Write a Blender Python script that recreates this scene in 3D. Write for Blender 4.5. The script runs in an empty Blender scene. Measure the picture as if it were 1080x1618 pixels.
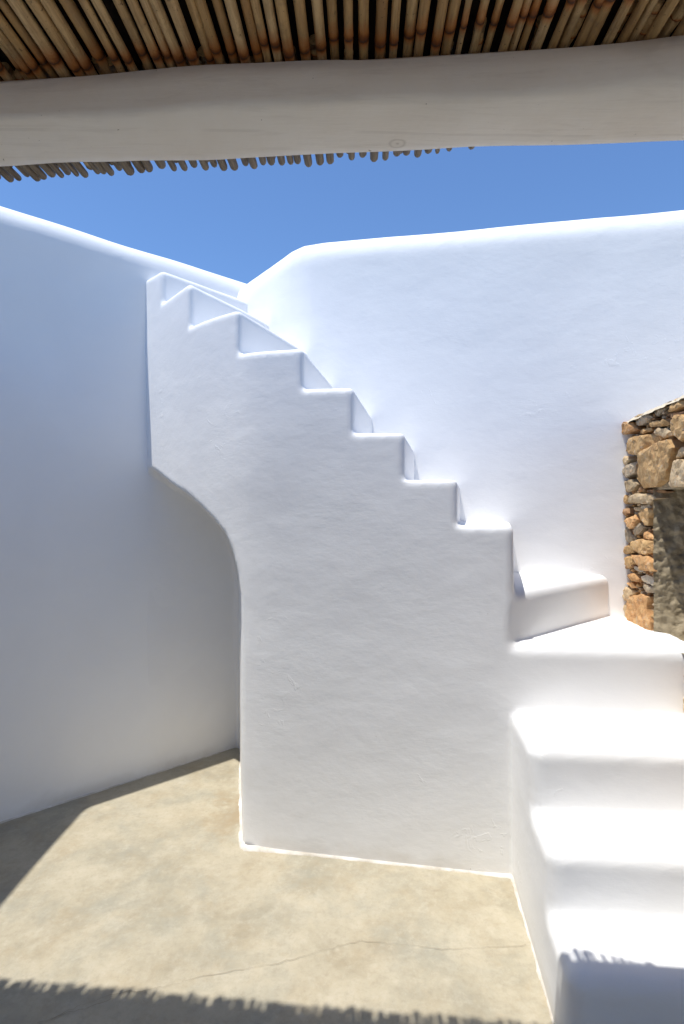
import bpy, math, random
import numpy as np
from mathutils import Vector, noise as mnoise

random.seed(11)
RNG = np.random.default_rng(5)
C = bpy.context.scene.collection
sc = bpy.context.scene

# ------------------------------------------------------------------ camera
F_PX, CX, CY, EYE = 850.0, 540.0, 809.0, 1.5
cam_d = bpy.data.cameras.new('camera')
cam_d.sensor_fit = 'HORIZONTAL'
cam_d.angle = 2 * math.atan(540.0 / F_PX)
cam_d.clip_start = 0.02
cam_d.clip_end = 4000.0
cam = bpy.data.objects.new('camera', cam_d)
cam.location = (0, 0, EYE)
cam.rotation_euler = (math.pi / 2, 0, 0)
C.objects.link(cam)
sc.camera = cam

# ------------------------------------------------------------------ sky, sun, exposure
SUN_TRAVEL = Vector((0.235, 0.14, -1.0)).normalized()
to_sun = -SUN_TRAVEL
elev = math.asin(to_sun.z)
azim = math.atan2(to_sun.x, to_sun.y)
world = bpy.data.worlds.new('World')
sc.world = world
world.use_nodes = True
wn = world.node_tree.nodes
wl = world.node_tree.links
bg = wn['Background']
sky = wn.new('ShaderNodeTexSky')
sky.sky_type = 'NISHITA'
sky.sun_disc = False
sky.sun_elevation = elev
sky.sun_rotation = azim % (2 * math.pi)
sky.altitude = 50
sky.air_density = 1.0
sky.dust_density = 0.0
sky.ozone_density = 10.0
wl.new(sky.outputs[0], bg.inputs[0])
bg.inputs[1].default_value = 0.145

sun_d = bpy.data.lights.new('sun', 'SUN')
sun_d.energy = 3.85
sun_d.angle = math.radians(0.53)
sun_d.color = (1.0, 0.965, 0.90)
sun = bpy.data.objects.new('sun', sun_d)
sun.rotation_euler = (-SUN_TRAVEL).to_track_quat('Z', 'Y').to_euler()
sun.location = (0, 0, 8)
C.objects.link(sun)

vs = sc.view_settings
vs.view_transform = 'Standard'
vs.look = 'None'
vs.gamma = 1.0
vs.use_curve_mapping = False
vs.exposure = 0.39
sc.cycles.max_bounces = 8
sc.cycles.diffuse_bounces = 7
sc.cycles.use_denoising = True
sc.cycles.use_adaptive_sampling = True
sc.cycles.adaptive_threshold = 0.012

# ------------------------------------------------------------------ material helpers
def new_mat(name):
    m = bpy.data.materials.new(name)
    m.use_nodes = True
    nt = m.node_tree
    b = nt.nodes['Principled BSDF']
    return m, nt, b

def N(nt, t, **kw):
    n = nt.nodes.new(t)
    for k, v in kw.items():
        setattr(n, k, v)
    return n

def noise_tex(nt, vec, scale, detail=4.0, rough=0.55, dist=0.0):
    n = N(nt, 'ShaderNodeTexNoise')
    n.inputs['Scale'].default_value = scale
    n.inputs['Detail'].default_value = detail
    n.inputs['Roughness'].default_value = rough
    n.inputs['Distortion'].default_value = dist
    if vec is not None:
        nt.links.new(vec, n.inputs['Vector'])
    return n.outputs['Fac']

def ramp(nt, fac, stops):
    r = N(nt, 'ShaderNodeValToRGB')
    el = r.color_ramp.elements
    while len(el) < len(stops):
        el.new(0.5)
    for e, (p, c) in zip(el, stops):
        e.position = p
        e.color = (c, c, c, 1) if isinstance(c, (int, float)) else (*c, 1)
    nt.links.new(fac, r.inputs[0])
    return r.outputs[0]

def mixc(nt, fac, a, b, mode='MIX'):
    m = N(nt, 'ShaderNodeMix', data_type='RGBA', blend_type=mode)
    for sock, v in ((m.inputs[0], fac), (m.inputs[6], a), (m.inputs[7], b)):
        if isinstance(v, (int, float)):
            sock.default_value = v
        elif isinstance(v, tuple):
            sock.default_value = (*v, 1)
        else:
            nt.links.new(v, sock)
    return m.outputs[2]

def math_n(nt, op, a, b=None, clamp=False):
    m = N(nt, 'ShaderNodeMath', operation=op, use_clamp=clamp)
    for i, v in enumerate((a, b)):
        if v is None:
            continue
        if isinstance(v, (int, float)):
            m.inputs[i].default_value = v
        else:
            nt.links.new(v, m.inputs[i])
    return m.outputs[0]

def bump(nt, height, strength, distance, normal=None):
    b = N(nt, 'ShaderNodeBump')
    b.inputs['Strength'].default_value = strength
    b.inputs['Distance'].default_value = distance
    nt.links.new(height, b.inputs['Height'])
    if normal is not None:
        nt.links.new(normal, b.inputs['Normal'])
    return b.outputs[0]

def mapping(nt, scale=(1, 1, 1), rot=(0, 0, 0), src='Object'):
    tc = N(nt, 'ShaderNodeTexCoord')
    mp = N(nt, 'ShaderNodeMapping')
    mp.inputs['Scale'].default_value = scale
    mp.inputs['Rotation'].default_value = rot
    nt.links.new(tc.outputs[src], mp.inputs[0])
    return mp.outputs[0]

# ------------------------------------------------------------------ materials
def plaster_mat(name, base, tint):
    m, nt, b = new_mat(name)
    v = mapping(nt)
    cloud = noise_tex(nt, v, 2.4, 4, 0.6, 0.4)
    col = ramp(nt, cloud, [(0.3, tint), (0.7, base)])
    # small knocks and pinholes in the paint
    vor = N(nt, 'ShaderNodeTexVoronoi')
    vor.inputs['Scale'].default_value = 6.0
    nt.links.new(v, vor.inputs['Vector'])
    pin = ramp(nt, vor.outputs['Distance'], [(0.012, 1.0), (0.022, 0.0)])
    gate = ramp(nt, cloud, [(0.52, 0.0), (0.56, 1.0)])
    col = mixc(nt, math_n(nt, 'MULTIPLY', math_n(nt, 'MULTIPLY', pin, gate), 0.45), col, (0.45, 0.40, 0.34))
    # splashed dirt low on the walls
    geo = N(nt, 'ShaderNodeNewGeometry')
    sep = N(nt, 'ShaderNodeSeparateXYZ')
    nt.links.new(geo.outputs['Position'], sep.inputs[0])
    low = math_n(nt, 'ADD', sep.outputs['Z'], math_n(nt, 'MULTIPLY', math_n(nt, 'SUBTRACT', cloud, 0.5), 0.25))
    col = mixc(nt, ramp(nt, low, [(0.0, 0.28), (0.07, 0.0)]), col, (0.52, 0.45, 0.34))
    nt.links.new(col, b.inputs['Base Color'])
    b.inputs['Roughness'].default_value = 0.82
    b.inputs['Specular IOR Level'].default_value = 0.2
    # broad trowel hollows, slanted brush strokes, and a few raised flakes of old paint
    v2 = mapping(nt, (1.0, 1.0, 1.6), (0.0, 0.6, 0.0))
    trowel = noise_tex(nt, v2, 5.0, 7, 0.52, 0.12)
    v3 = mapping(nt, (6.0, 6.0, 26.0), (0.2, 0.55, 0.1))
    brush = noise_tex(nt, v3, 5.0, 3, 0.6, 0.2)
    gb = math_n(nt, 'MULTIPLY', brush, ramp(nt, cloud, [(0.40, 0.25), (0.62, 1.0)]))
    flake = noise_tex(nt, v, 13, 4, 0.55, 1.4)
    fl_gate = ramp(nt, cloud, [(0.60, 0.0), (0.66, 1.0)])
    fl = math_n(nt, 'MULTIPLY', ramp(nt, flake, [(0.60, 0.0), (0.63, 1.0)]), fl_gate)
    hgt = math_n(nt, 'ADD', math_n(nt, 'MULTIPLY', trowel, 1.0), math_n(nt, 'MULTIPLY', gb, 0.10))
    hgt = math_n(nt, 'ADD', hgt, math_n(nt, 'MULTIPLY', fl, 0.20))
    n4 = bump(nt, hgt, 0.36, 0.010)
    nt.links.new(n4, b.inputs['Normal'])
    return m

M_PLASTER = plaster_mat('white_plaster', (0.895, 0.895, 0.888), (0.86, 0.86, 0.858))

def floor_mat():
    m, nt, b = new_mat('polished_cement')
    v = mapping(nt)
    n1 = noise_tex(nt, v, 2.3, 9, 0.66, 0.25)
    n2 = noise_tex(nt, v, 6.5, 9, 0.72, 0.15)
    n3 = noise_tex(nt, v, 48, 5, 0.72)
    n4 = noise_tex(nt, v, 3.1, 8, 0.66, 0.3)
    n5 = noise_tex(nt, v, 4.3, 9, 0.72, 0.2)
    col = ramp(nt, n1, [(0.30, (0.300, 0.258, 0.182)), (0.44, (0.390, 0.345, 0.252)), (0.56, (0.440, 0.390, 0.288)), (0.72, (0.460, 0.405, 0.295))])
    # bluish-grey cement clouds
    col = mixc(nt, ramp(nt, n4, [(0.46, 0.0), (0.64, 0.65)]), col, (0.300, 0.290, 0.235))
    # pale scuffed lime
    col = mixc(nt, ramp(nt, n2, [(0.50, 0.0), (0.74, 0.55)]), col, (0.53, 0.48, 0.375))
    # ochre wear
    col = mixc(nt, ramp(nt, n5, [(0.50, 0.0), (0.70, 0.5)]), col, (0.345, 0.270, 0.165))
    col = mixc(nt, ramp(nt, n3, [(0.30, 0.22), (0.5, 0.0)]), col, (0.23, 0.195, 0.14))
    n6 = noise_tex(nt, v, 19, 7, 0.75, 0.2)
    col = mixc(nt, ramp(nt, n6, [(0.52, 0.0), (0.66, 0.33)]), col, (0.52, 0.47, 0.37))
    col = mixc(nt, ramp(nt, n6, [(0.34, 0.32), (0.47, 0.0)]), col, (0.285, 0.245, 0.172))
    # worn brown patch on the floor beside the stair pier
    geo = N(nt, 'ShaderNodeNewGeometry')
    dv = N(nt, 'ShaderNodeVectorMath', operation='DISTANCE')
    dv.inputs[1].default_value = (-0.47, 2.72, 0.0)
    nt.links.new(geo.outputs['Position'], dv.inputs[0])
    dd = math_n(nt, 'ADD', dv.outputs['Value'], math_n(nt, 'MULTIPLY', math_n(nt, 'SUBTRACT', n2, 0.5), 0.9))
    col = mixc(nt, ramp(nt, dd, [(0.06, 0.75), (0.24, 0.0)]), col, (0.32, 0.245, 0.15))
    nt.links.new(col, b.inputs['Base Color'])
    nt.links.new(ramp(nt, n2, [(0.3, 0.50), (0.7, 0.72)]), b.inputs['Roughness'])
    b.inputs['Specular IOR Level'].default_value = 0.35
    nn = bump(nt, n2, 0.25, 0.004)
    nn = bump(nt, n3, 0.25, 0.0012, nn)
    nt.links.new(nn, b.inputs['Normal'])
    return m
M_FLOOR = floor_mat()

def simple_mat(name, c1, c2, scale, rough=0.9, bscale=None, bstr=0.4, bdist=0.004, rnd=0.0):
    m, nt, b = new_mat(name)
    v = mapping(nt)
    f = noise_tex(nt, v, scale, 6, 0.65, 0.4)
    col = ramp(nt, f, [(0.3, c1), (0.7, c2)])
    if rnd:
        oi = N(nt, 'ShaderNodeObjectInfo')
        hsv = N(nt, 'ShaderNodeHueSaturation')
        nt.links.new(math_n(nt, 'ADD', math_n(nt, 'MULTIPLY', oi.outputs['Random'], rnd), 1 - rnd / 2), hsv.inputs['Value'])
        nt.links.new(col, hsv.inputs['Color'])
        col = hsv.outputs[0]
    nt.links.new(col, b.inputs['Base Color'])
    b.inputs['Roughness'].default_value = rough
    b.inputs['Specular IOR Level'].default_value = 0.25
    h = noise_tex(nt, v, bscale or scale * 4, 6, 0.7)
    nt.links.new(bump(nt, h, bstr, bdist), b.inputs['Normal'])
    return m

M_GROUND = simple_mat('dry_earth', (0.25, 0.20, 0.14), (0.36, 0.30, 0.21), 0.6, 0.95, 5, 0.5, 0.03)
M_CRACK = simple_mat('crack_dirt', (0.17, 0.14, 0.095), (0.34, 0.29, 0.21), 20)
M_JOINT = simple_mat('lime_joint', (0.48, 0.43, 0.35), (0.80, 0.78, 0.74), 9, 0.9, 60, 0.4, 0.003)
M_MORTAR = simple_mat('rough_mortar', (0.42, 0.35, 0.24), (0.60, 0.53, 0.40), 14, 0.95, 60, 0.9, 0.008)
M_JAMB = simple_mat('cement_render', (0.25, 0.20, 0.125), (0.47, 0.39, 0.265), 9, 0.95, 40, 0.9, 0.012)
M_COPING = simple_mat('sandy_coping', (0.50, 0.42, 0.30), (0.68, 0.60, 0.46), 18, 0.95, 60, 0.7, 0.006)
M_DARKJOINT = simple_mat('shadow_gap_mortar', (0.24, 0.185, 0.115), (0.42, 0.345, 0.24), 16, 0.95, 60, 0.9, 0.01)  # mortar coloured darker to stand for the shadowed gaps between stones
M_COVER_SHADE = simple_mat('matting_and_niche_shade', (0.014, 0.009, 0.006), (0.026, 0.017, 0.010), 12, 0.95)  # roof matting; also colours the niche's inner faces near-black as shade

def stone_mat(name, c1, c2, c3):
    m, nt, b = new_mat(name)
    oi = N(nt, 'ShaderNodeObjectInfo')
    tc = N(nt, 'ShaderNodeTexCoord')
    v = tc.outputs['Object']
    f = noise_tex(nt, v, 16, 7, 0.68, 0.8)
    col = ramp(nt, f, [(0.30, c1), (0.5, c2), (0.72, c3)])
    f2 = noise_tex(nt, v, 42, 5, 0.7, 0.5)
    col = mixc(nt, ramp(nt, f2, [(0.56, 0.0), (0.68, 0.75)]), col, (0.52, 0.24, 0.08))
    f3 = noise_tex(nt, v, 30, 6, 0.7, 0.9)
    col = mixc(nt, ramp(nt, f3, [(0.57, 0.0), (0.66, 0.7)]), col, (0.58, 0.50, 0.37))
    f4 = noise_tex(nt, v, 110, 4, 0.7)
    col = mixc(nt, ramp(nt, f4, [(0.30, 0.55), (0.45, 0.0)]), col, (0.17, 0.105, 0.05))
    hsv = N(nt, 'ShaderNodeHueSaturation')
    nt.links.new(math_n(nt, 'ADD', math_n(nt, 'MULTIPLY', oi.outputs['Random'], 0.45), 0.68), hsv.inputs['Value'])
    hsv.inputs['Saturation'].default_value = 0.92
    nt.links.new(col, hsv.inputs['Color'])
    nt.links.new(hsv.outputs[0], b.inputs['Base Color'])
    b.inputs['Roughness'].default_value = 0.88
    b.inputs['Specular IOR Level'].default_value = 0.25
    n = bump(nt, f2, 0.6, 0.006)
    n = bump(nt, f4, 0.6, 0.003, n)
    nt.links.new(n, b.inputs['Normal'])
    return m
STONES = {
    'ochre': stone_mat('ochre_stone', (0.408, 0.222, 0.075), (0.571, 0.343, 0.127), (0.680, 0.457, 0.207)),
    'orange': stone_mat('orange_stone', (0.462, 0.216, 0.069), (0.653, 0.343, 0.115), (0.720, 0.483, 0.218)),
    'tan': stone_mat('tan_stone', (0.43, 0.29, 0.145), (0.58, 0.43, 0.24), (0.66, 0.53, 0.35)),
    'grey': stone_mat('grey_stone', (0.27, 0.20, 0.12), (0.41, 0.325, 0.215), (0.54, 0.45, 0.325)),
    'pale': stone_mat('pale_stone', (0.571, 0.457, 0.322), (0.720, 0.622, 0.460), (0.720, 0.660, 0.609)),
    'brown': stone_mat('brown_stone', (0.272, 0.140, 0.057), (0.422, 0.229, 0.098), (0.571, 0.368, 0.196)),
    'pink': stone_mat('pinkish_stone', (0.490, 0.318, 0.196), (0.653, 0.457, 0.299), (0.720, 0.572, 0.414)),
}

def cane_mat():
    m, nt, b = new_mat('dried_cane')
    oi = N(nt, 'ShaderNodeObjectInfo')
    tc = N(nt, 'ShaderNodeTexCoord')
    off = N(nt, 'ShaderNodeVectorMath', operation='ADD')
    comb = N(nt, 'ShaderNodeCombineXYZ')
    r100 = math_n(nt, 'MULTIPLY', oi.outputs['Random'], 37.0)
    nt.links.new(r100, comb.inputs[0]); nt.links.new(r100, comb.inputs[1])
    nt.links.new(tc.outputs['Object'], off.inputs[0]); nt.links.new(comb.outputs[0], off.inputs[1])
    mp = N(nt, 'ShaderNodeMapping')
    mp.inputs['Scale'].default_value = (1, 0.07, 1)
    nt.links.new(off.outputs[0], mp.inputs[0])
    streak = noise_tex(nt, mp.outputs[0], 130, 5, 0.7)
    blot = noise_tex(nt, off.outputs[0], 22, 5, 0.65, 0.6)
    spots = noise_tex(nt, off.outputs[0], 170, 3, 0.6)
    tone = ramp(nt, oi.outputs['Random'], [(0.0, (0.36, 0.20, 0.075)), (0.35, (0.58, 0.39, 0.18)), (0.7, (0.66, 0.48, 0.26)), (1.0, (0.47, 0.295, 0.12))])
    col = mixc(nt, ramp(nt, streak, [(0.35, 0.75), (0.6, 0.0)]), tone, (0.26, 0.145, 0.06))
    col = mixc(nt, ramp(nt, blot, [(0.54, 0.0), (0.68, 0.6)]), col, (0.30, 0.20, 0.105))
    col = mixc(nt, ramp(nt, spots, [(0.28, 0.85), (0.36, 0.0)]), col, (0.07, 0.04, 0.02))
    # scorched rust colour beside each node, dark ring at the node itself
    at = N(nt, 'ShaderNodeAttribute'); at.attribute_name = 'node_dist'
    jit = math_n(nt, 'ADD', at.outputs['Fac'], math_n(nt, 'MULTIPLY', math_n(nt, 'SUBTRACT', blot, 0.5), 0.05))
    col = mixc(nt, ramp(nt, jit, [(0.004, 0.95), (0.040, 0.0)]), col, (0.42, 0.13, 0.02))
    col = mixc(nt, ramp(nt, jit, [(0.002, 0.75), (0.014, 0.0)]), col, (0.12, 0.04, 0.012))
    col = mixc(nt, ramp(nt, at.outputs['Fac'], [(0.0012, 1.0), (0.0048, 0.0)]), col, (0.03, 0.016, 0.009))
    # weathered grey toward the tip that stays out in the sun
    at2 = N(nt, 'ShaderNodeAttribute'); at2.attribute_name = 'tip_dist'
    grey = mixc(nt, ramp(nt, streak, [(0.35, 1.0), (0.65, 0.0)]), (0.27, 0.215, 0.15), (0.115, 0.085, 0.058))
    col = mixc(nt, ramp(nt, at2.outputs['Fac'], [(0.10, 1.0), (0.20, 0.0)]), col, grey)
    nt.links.new(col, b.inputs['Base Color'])
    b.inputs['Roughness'].default_value = 0.55
    b.inputs['Specular IOR Level'].default_value = 0.4
    n = bump(nt, streak, 0.5, 0.0012)
    n = bump(nt, spots, 0.3, 0.0008, n)
    nt.links.new(n, b.inputs['Normal'])
    return m
M_CANE = cane_mat()

def beam_mat():
    m, nt, b = new_mat('whitewashed_timber')
    v = mapping(nt, (0.10, 1.0, 1.0))
    g = noise_tex(nt, v, 60, 5, 0.65, 0.3)
    v0 = mapping(nt)
    cl = noise_tex(nt, v0, 5, 5, 0.6)
    col = ramp(nt, cl, [(0.3, (0.82, 0.765, 0.69)), (0.7, (0.88, 0.845, 0.79))])
    col = mixc(nt, ramp(nt, g, [(0.32, 0.22), (0.46, 0.0)]), col, (0.58, 0.53, 0.47))
    sp = noise_tex(nt, v0, 70, 2, 0.5)
    col = mixc(nt, ramp(nt, sp, [(0.22, 0.8), (0.25, 0.0)]), col, (0.12, 0.09, 0.07))
    # one fine drying split along the grain
    v4 = mapping(nt, (0.05, 1.0, 1.0))
    sw = N(nt, 'ShaderNodeTexWave'); sw.inputs['Scale'].default_value = 3.0; sw.inputs['Distortion'].default_value = 3.0
    sw.bands_direction = 'Y'
    nt.links.new(v4, sw.inputs['Vector'])
    gate = ramp(nt, noise_tex(nt, v0, 4.0, 2), [(0.5, 0.0), (0.56, 1.0)])
    sp2 = math_n(nt, 'MULTIPLY', ramp(nt, sw.outputs['Fac'], [(0.004, 1.0), (0.012, 0.0)]), gate)
    col = mixc(nt, math_n(nt, 'MULTIPLY', sp2, 0.12), col, (0.25, 0.21, 0.17))
    tc = N(nt, 'ShaderNodeTexCoord')
    sub = N(nt, 'ShaderNodeVectorMath', operation='SUBTRACT'); sub.inputs[1].default_value = (0.1085, 0.553, 2.218)
    nt.links.new(tc.outputs['Object'], sub.inputs[0])
    mp = N(nt, 'ShaderNodeMapping'); mp.inputs['Scale'].default_value = (0.8, 1.0, 0.3)
    nt.links.new(sub.outputs[0], mp.inputs[0])
    ln = N(nt, 'ShaderNodeVectorMath', operation='LENGTH'); nt.links.new(mp.outputs[0], ln.inputs[0])
    kd = math_n(nt, 'ADD', ln.outputs['Value'], math_n(nt, 'MULTIPLY', math_n(nt, 'SUBTRACT', noise_tex(nt, v0, 60, 3), 0.5), 0.006))
    ring = ramp(nt, kd, [(0.0, 0.9), (0.0022, 0.1), (0.0105, 0.0), (0.0118, 0.55), (0.0130, 0.0)])
    col = mixc(nt, math_n(nt, 'MULTIPLY', ring, 0.7), col, (0.34, 0.29, 0.24))
    nt.links.new(col, b.inputs['Base Color'])
    b.inputs['Roughness'].default_value = 0.6
    n = bump(nt, g, 0.45, 0.0022)
    n = bump(nt, noise_tex(nt, v0, 12, 3), 0.25, 0.008, n)
    nt.links.new(n, b.inputs['Normal'])
    return m
M_BEAM = beam_mat()

# ------------------------------------------------------------------ object helpers
def add_obj(name, mesh, parent=None, mat=None, smooth=True):
    o = bpy.data.objects.new(name, mesh)
    C.objects.link(o)
    if parent is not None:
        o.parent = parent
    if mat is not None and not mesh.materials:
        mesh.materials.append(mat)
    return o

def mesh_np(name, V, Fq, smooth=True):
    """V (n,3), Fq (m,4) or (m,3)"""
    V = np.asarray(V, dtype=np.float32); Fq = np.asarray(Fq, dtype=np.int32)
    me = bpy.data.meshes.new(name)
    k = Fq.shape[1]
    me.vertices.add(len(V)); me.vertices.foreach_set('co', V.ravel())
    me.loops.add(Fq.size); me.loops.foreach_set('vertex_index', Fq.ravel())
    me.polygons.add(len(Fq))
    me.polygons.foreach_set('loop_start', np.arange(0, Fq.size, k, dtype=np.int32))
    me.polygons.foreach_set('use_smooth', np.full(len(Fq), smooth, dtype=bool))
    me.update(calc_edges=True)
    return me

def mesh_py(name, V, F, smooth=False):
    me = bpy.data.meshes.new(name)
    me.from_pydata([tuple(v) for v in V], [], F)
    me.update()
    if smooth:
        me.polygons.foreach_set('use_smooth', [True] * len(me.polygons))
    return me

def empty(name, loc, label, cat, group=None):
    o = bpy.data.objects.new(name, None)
    o.empty_display_size = 0.2
    o.location = loc
    C.objects.link(o)
    o['label'] = label; o['category'] = cat
    if group: o['group'] = group
    return o

def tag(o, label, cat, group=None):
    o['label'] = label; o['category'] = cat
    if group: o['group'] = group
    return o

def box_mesh(name, x0, x1, y0, y1, z0, z1):
    V = [(x, y, z) for z in (z0, z1) for y in (y0, y1) for x in (x0, x1)]
    F = [(0, 2, 3, 1), (4, 5, 7, 6), (0, 1, 5, 4), (2, 6, 7, 3), (0, 4, 6, 2), (1, 3, 7, 5)]
    return mesh_py(name, V, F)

def floor_pt(px, py, z=0.0):
    d = (EYE - z) * F_PX / (py - CY)
    return ((px - CX) / F_PX * d, d)

# ------------------------------------------------------------------ signed-distance plaster solids
def rmax(a, b, r):
    return np.minimum(np.maximum(a, b), -r) + np.hypot(np.maximum(a + r, 0), np.maximum(b + r, 0))

def rmin(a, b, r):
    return np.maximum(np.minimum(a, b), r) - np.hypot(np.maximum(r - a, 0), np.maximum(r - b, 0))

def line_dist(P, Q, X, Y):
    """signed distance to line P->Q; positive on the right of the direction P->Q"""
    dx, dy = Q[0] - P[0], Q[1] - P[1]
    L = math.hypot(dx, dy)
    return ((X - P[0]) * dy - (Y - P[1]) * dx) / L

def poly_dist(pts, X, Y):
    """signed distance to an open polyline: positive on the right of its direction"""
    best = np.full(X.shape, 1e9); sgn = np.ones(X.shape)
    for (ax, ay), (bx, by) in zip(pts[:-1], pts[1:]):
        dx, dy = bx - ax, by - ay
        L2 = dx * dx + dy * dy
        t = np.clip(((X - ax) * dx + (Y - ay) * dy) / L2, 0, 1)
        d = np.hypot(X - ax - t * dx, Y - ay - t * dy)
        s = np.sign((X - ax) * dy - (Y - ay) * dx)
        m = d < best - 1e-9
        best = np.where(m, d, best); sgn = np.where(m, s, sgn)
    return best * sgn

def chaikin(pts, n=3):
    pts = [tuple(p) for p in pts]
    for _ in range(n):
        q = [pts[0]]
        for a, b in zip(pts[:-1], pts[1:]):
            q.append((a[0] * .75 + b[0] * .25, a[1] * .75 + b[1] * .25))
            q.append((a[0] * .25 + b[0] * .75, a[1] * .25 + b[1] * .75))
        q.append(pts[-1])
        pts = q
    return pts

def wobble(X, Y, Z, amp, seed, waves=(0.42, 0.2, 0.1), weights=(1.0, 0.45, 0.16)):
    """smooth random field (cubic B-spline over random lattices) on the grid"""
    r = np.random.default_rng(seed)
    axes = [X[:, 0, 0], Y[0, :, 0], Z[0, 0, :]]
    out = 0
    for wl_, wt in zip(waves, weights):
        idx, wts = [], []
        for a in axes:
            t = (a - a[0]) / wl_ + r.uniform(0, 1)
            i0 = np.floor(t).astype(int); f = (t - i0).astype(np.float32)
            idx.append(i0)
            wts.append([(1 - f) ** 3 / 6, (3 * f ** 3 - 6 * f ** 2 + 4) / 6, (-3 * f ** 3 + 3 * f ** 2 + 3 * f + 1) / 6, f ** 3 / 6])
        lat = r.normal(size=[i[-1] + 5 for i in idx]).astype(np.float32) * 1.6
        for ax in range(3):
            sh = [1, 1, 1]; sh[ax] = -1
            lat = sum(np.take(lat, idx[ax] + k, axis=ax) * wts[ax][k].reshape(sh) for k in range(4))
        out = out + wt * lat
    return (amp * out).astype(np.float32)

def surface_nets(Fd, org, h):
    ins = Fd < 0
    nx, ny, nz = Fd.shape
    cnt = np.zeros((nx - 1, ny - 1, nz - 1), np.uint8)
    for i in (0, 1):
        for j in (0, 1):
            for k in (0, 1):
                cnt += ins[i:nx - 1 + i, j:ny - 1 + j, k:nz - 1 + k]
    act = (cnt > 0) & (cnt < 8)
    ci, cj, ck = np.nonzero(act)
    idx = np.full(act.shape, -1, np.int32)
    idx[ci, cj, ck] = np.arange(len(ci), dtype=np.int32)
    pos = np.zeros((len(ci), 3)); num = np.zeros(len(ci))
    corners = [(i, j, k) for i in (0, 1) for j in (0, 1) for k in (0, 1)]
    vals = {c: Fd[ci + c[0], cj + c[1], ck + c[2]].astype(np.float64) for c in corners}
    for a in corners:
        for ax in range(3):
            if a[ax] == 1: continue
            b = list(a); b[ax] = 1; b = tuple(b)
            va, vb = vals[a], vals[b]
            m = (va < 0) != (vb < 0)
            t = np.where(m, va / np.where(m, va - vb, 1), 0)
            p = np.array(a, float)[None, :].repeat(len(ci), 0)
            p[:, ax] += t
            pos += np.where(m[:, None], p, 0); num += m
    pos = pos / num[:, None]
    V = np.stack([ci, cj, ck], 1) + pos
    V = V * h + np.array(org)[None, :]
    quads = []
    # edges along x
    for ax in range(3):
        sl0 = [slice(None)] * 3; sl1 = [slice(None)] * 3
        sl0[ax] = slice(0, -1); sl1[ax] = slice(1, None)
        a = ins[tuple(sl0)]; b = ins[tuple(sl1)]
        ch = a != b
        o1, o2 = [(1, 2), (2, 0), (0, 1)][ax]
        lim = [slice(None)] * 3
        lim[o1] = slice(1, -1); lim[o2] = slice(1, -1)
        e = np.stack(np.nonzero(ch[tuple(lim)]), 1)
        e[:, o1] += 1; e[:, o2] += 1
        flip = a[e[:, 0], e[:, 1], e[:, 2]]
        def cell(d1, d2):
            c = e.copy(); c[:, o1] -= d1; c[:, o2] -= d2
            return idx[c[:, 0], c[:, 1], c[:, 2]]
        q = np.stack([cell(1, 1), cell(0, 1), cell(0, 0), cell(1, 0)], 1)
        q = np.where(flip[:, None], q, q[:, ::-1])
        quads.append(q)
    Q = np.concatenate(quads)
    Q = Q[(Q >= 0).all(1)]
    return V, Q

def grid(lo, hi, h):
    ax = [np.arange(l, u + h * .5, h, dtype=np.float32) for l, u in zip(lo, hi)]
    X = ax[0][:, None, None]; Y = ax[1][None, :, None]; Z = ax[2][None, None, :]
    return X, Y, Z

# plan of the courtyard (metres; camera at 0,0; y is depth)
L0, L1 = (-1.98, 2.314), (-0.672, 3.436)           # left wall face
R0, R1 = (-0.672, 3.436), (-0.262, 3.115)          # short return face
B0, B1 = (-0.262, 3.115), (3.6, 2.414)             # back wall face
SP0, SP1 = (1.475, 2.82), (1.365, 2.10)            # stone wall face
def stone_x(y): return SP0[0] + (y - SP0[1]) * (SP0[0] - SP1[0]) / (SP0[1] - SP1[1])

# ------------------------------------------------------------------ the setting
gr = add_obj('ground', mesh_py('ground', [(-900, -900, -.06), (900, -900, -.06), (900, 1800, -.06), (-900, 1800, -.06)], [(0, 1, 2, 3)]), None, M_GROUND)
gr['kind'] = 'structure'
nxf, nyf = 60, 70
fx = np.linspace(-3.2, 3.6, nxf); fy = np.linspace(-2.6, 4.2, nyf)
FV = [(x, y, 0.0015 * mnoise.noise((x * 2.0, y * 2.0, 3.3))) for y in fy for x in fx]
FF = [(j * nxf + i, j * nxf + i + 1, (j + 1) * nxf + i + 1, (j + 1) * nxf + i) for j in range(nyf - 1) for i in range(nxf - 1)]
fl = add_obj('floor', mesh_py('floor', FV, FF, True), None, M_FLOOR)
fl['kind'] = 'structure'

def ribbon(name, pts, wfun, z, parent, mat, sub=6, jit=0.004):
    V, F = [], []
    dense = []
    for a, b in zip(pts[:-1], pts[1:]):
        for k in range(sub):
            t = k / sub
            dense.append((a[0] + (b[0] - a[0]) * t, a[1] + (b[1] - a[1]) * t))
    dense.append(pts[-1])
    dense = [(x + jit * mnoise.noise((x * 45, y * 45, 1.7)) + .4 * jit * random.uniform(-1, 1), y + jit * mnoise.noise((x * 45, y * 45, 8.2)) + .4 * jit * random.uniform(-1, 1)) for x, y in dense]
    for i, (x, y) in enumerate(dense):
        a = dense[max(i - 1, 0)]; b = dense[min(i + 1, len(dense) - 1)]
        t = Vector((b[0] - a[0], b[1] - a[1])).normalized(); n = (-t.y, t.x)
        w = wfun(i / (len(dense) - 1))
        V += [(x + n[0] * w, y + n[1] * w, z), (x - n[0] * w, y - n[1] * w, z)]
        if i: F.append((2 * i - 2, 2 * i - 1, 2 * i + 1, 2 * i))
    return add_obj(name, mesh_py(name, V, F), parent, mat)

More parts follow.
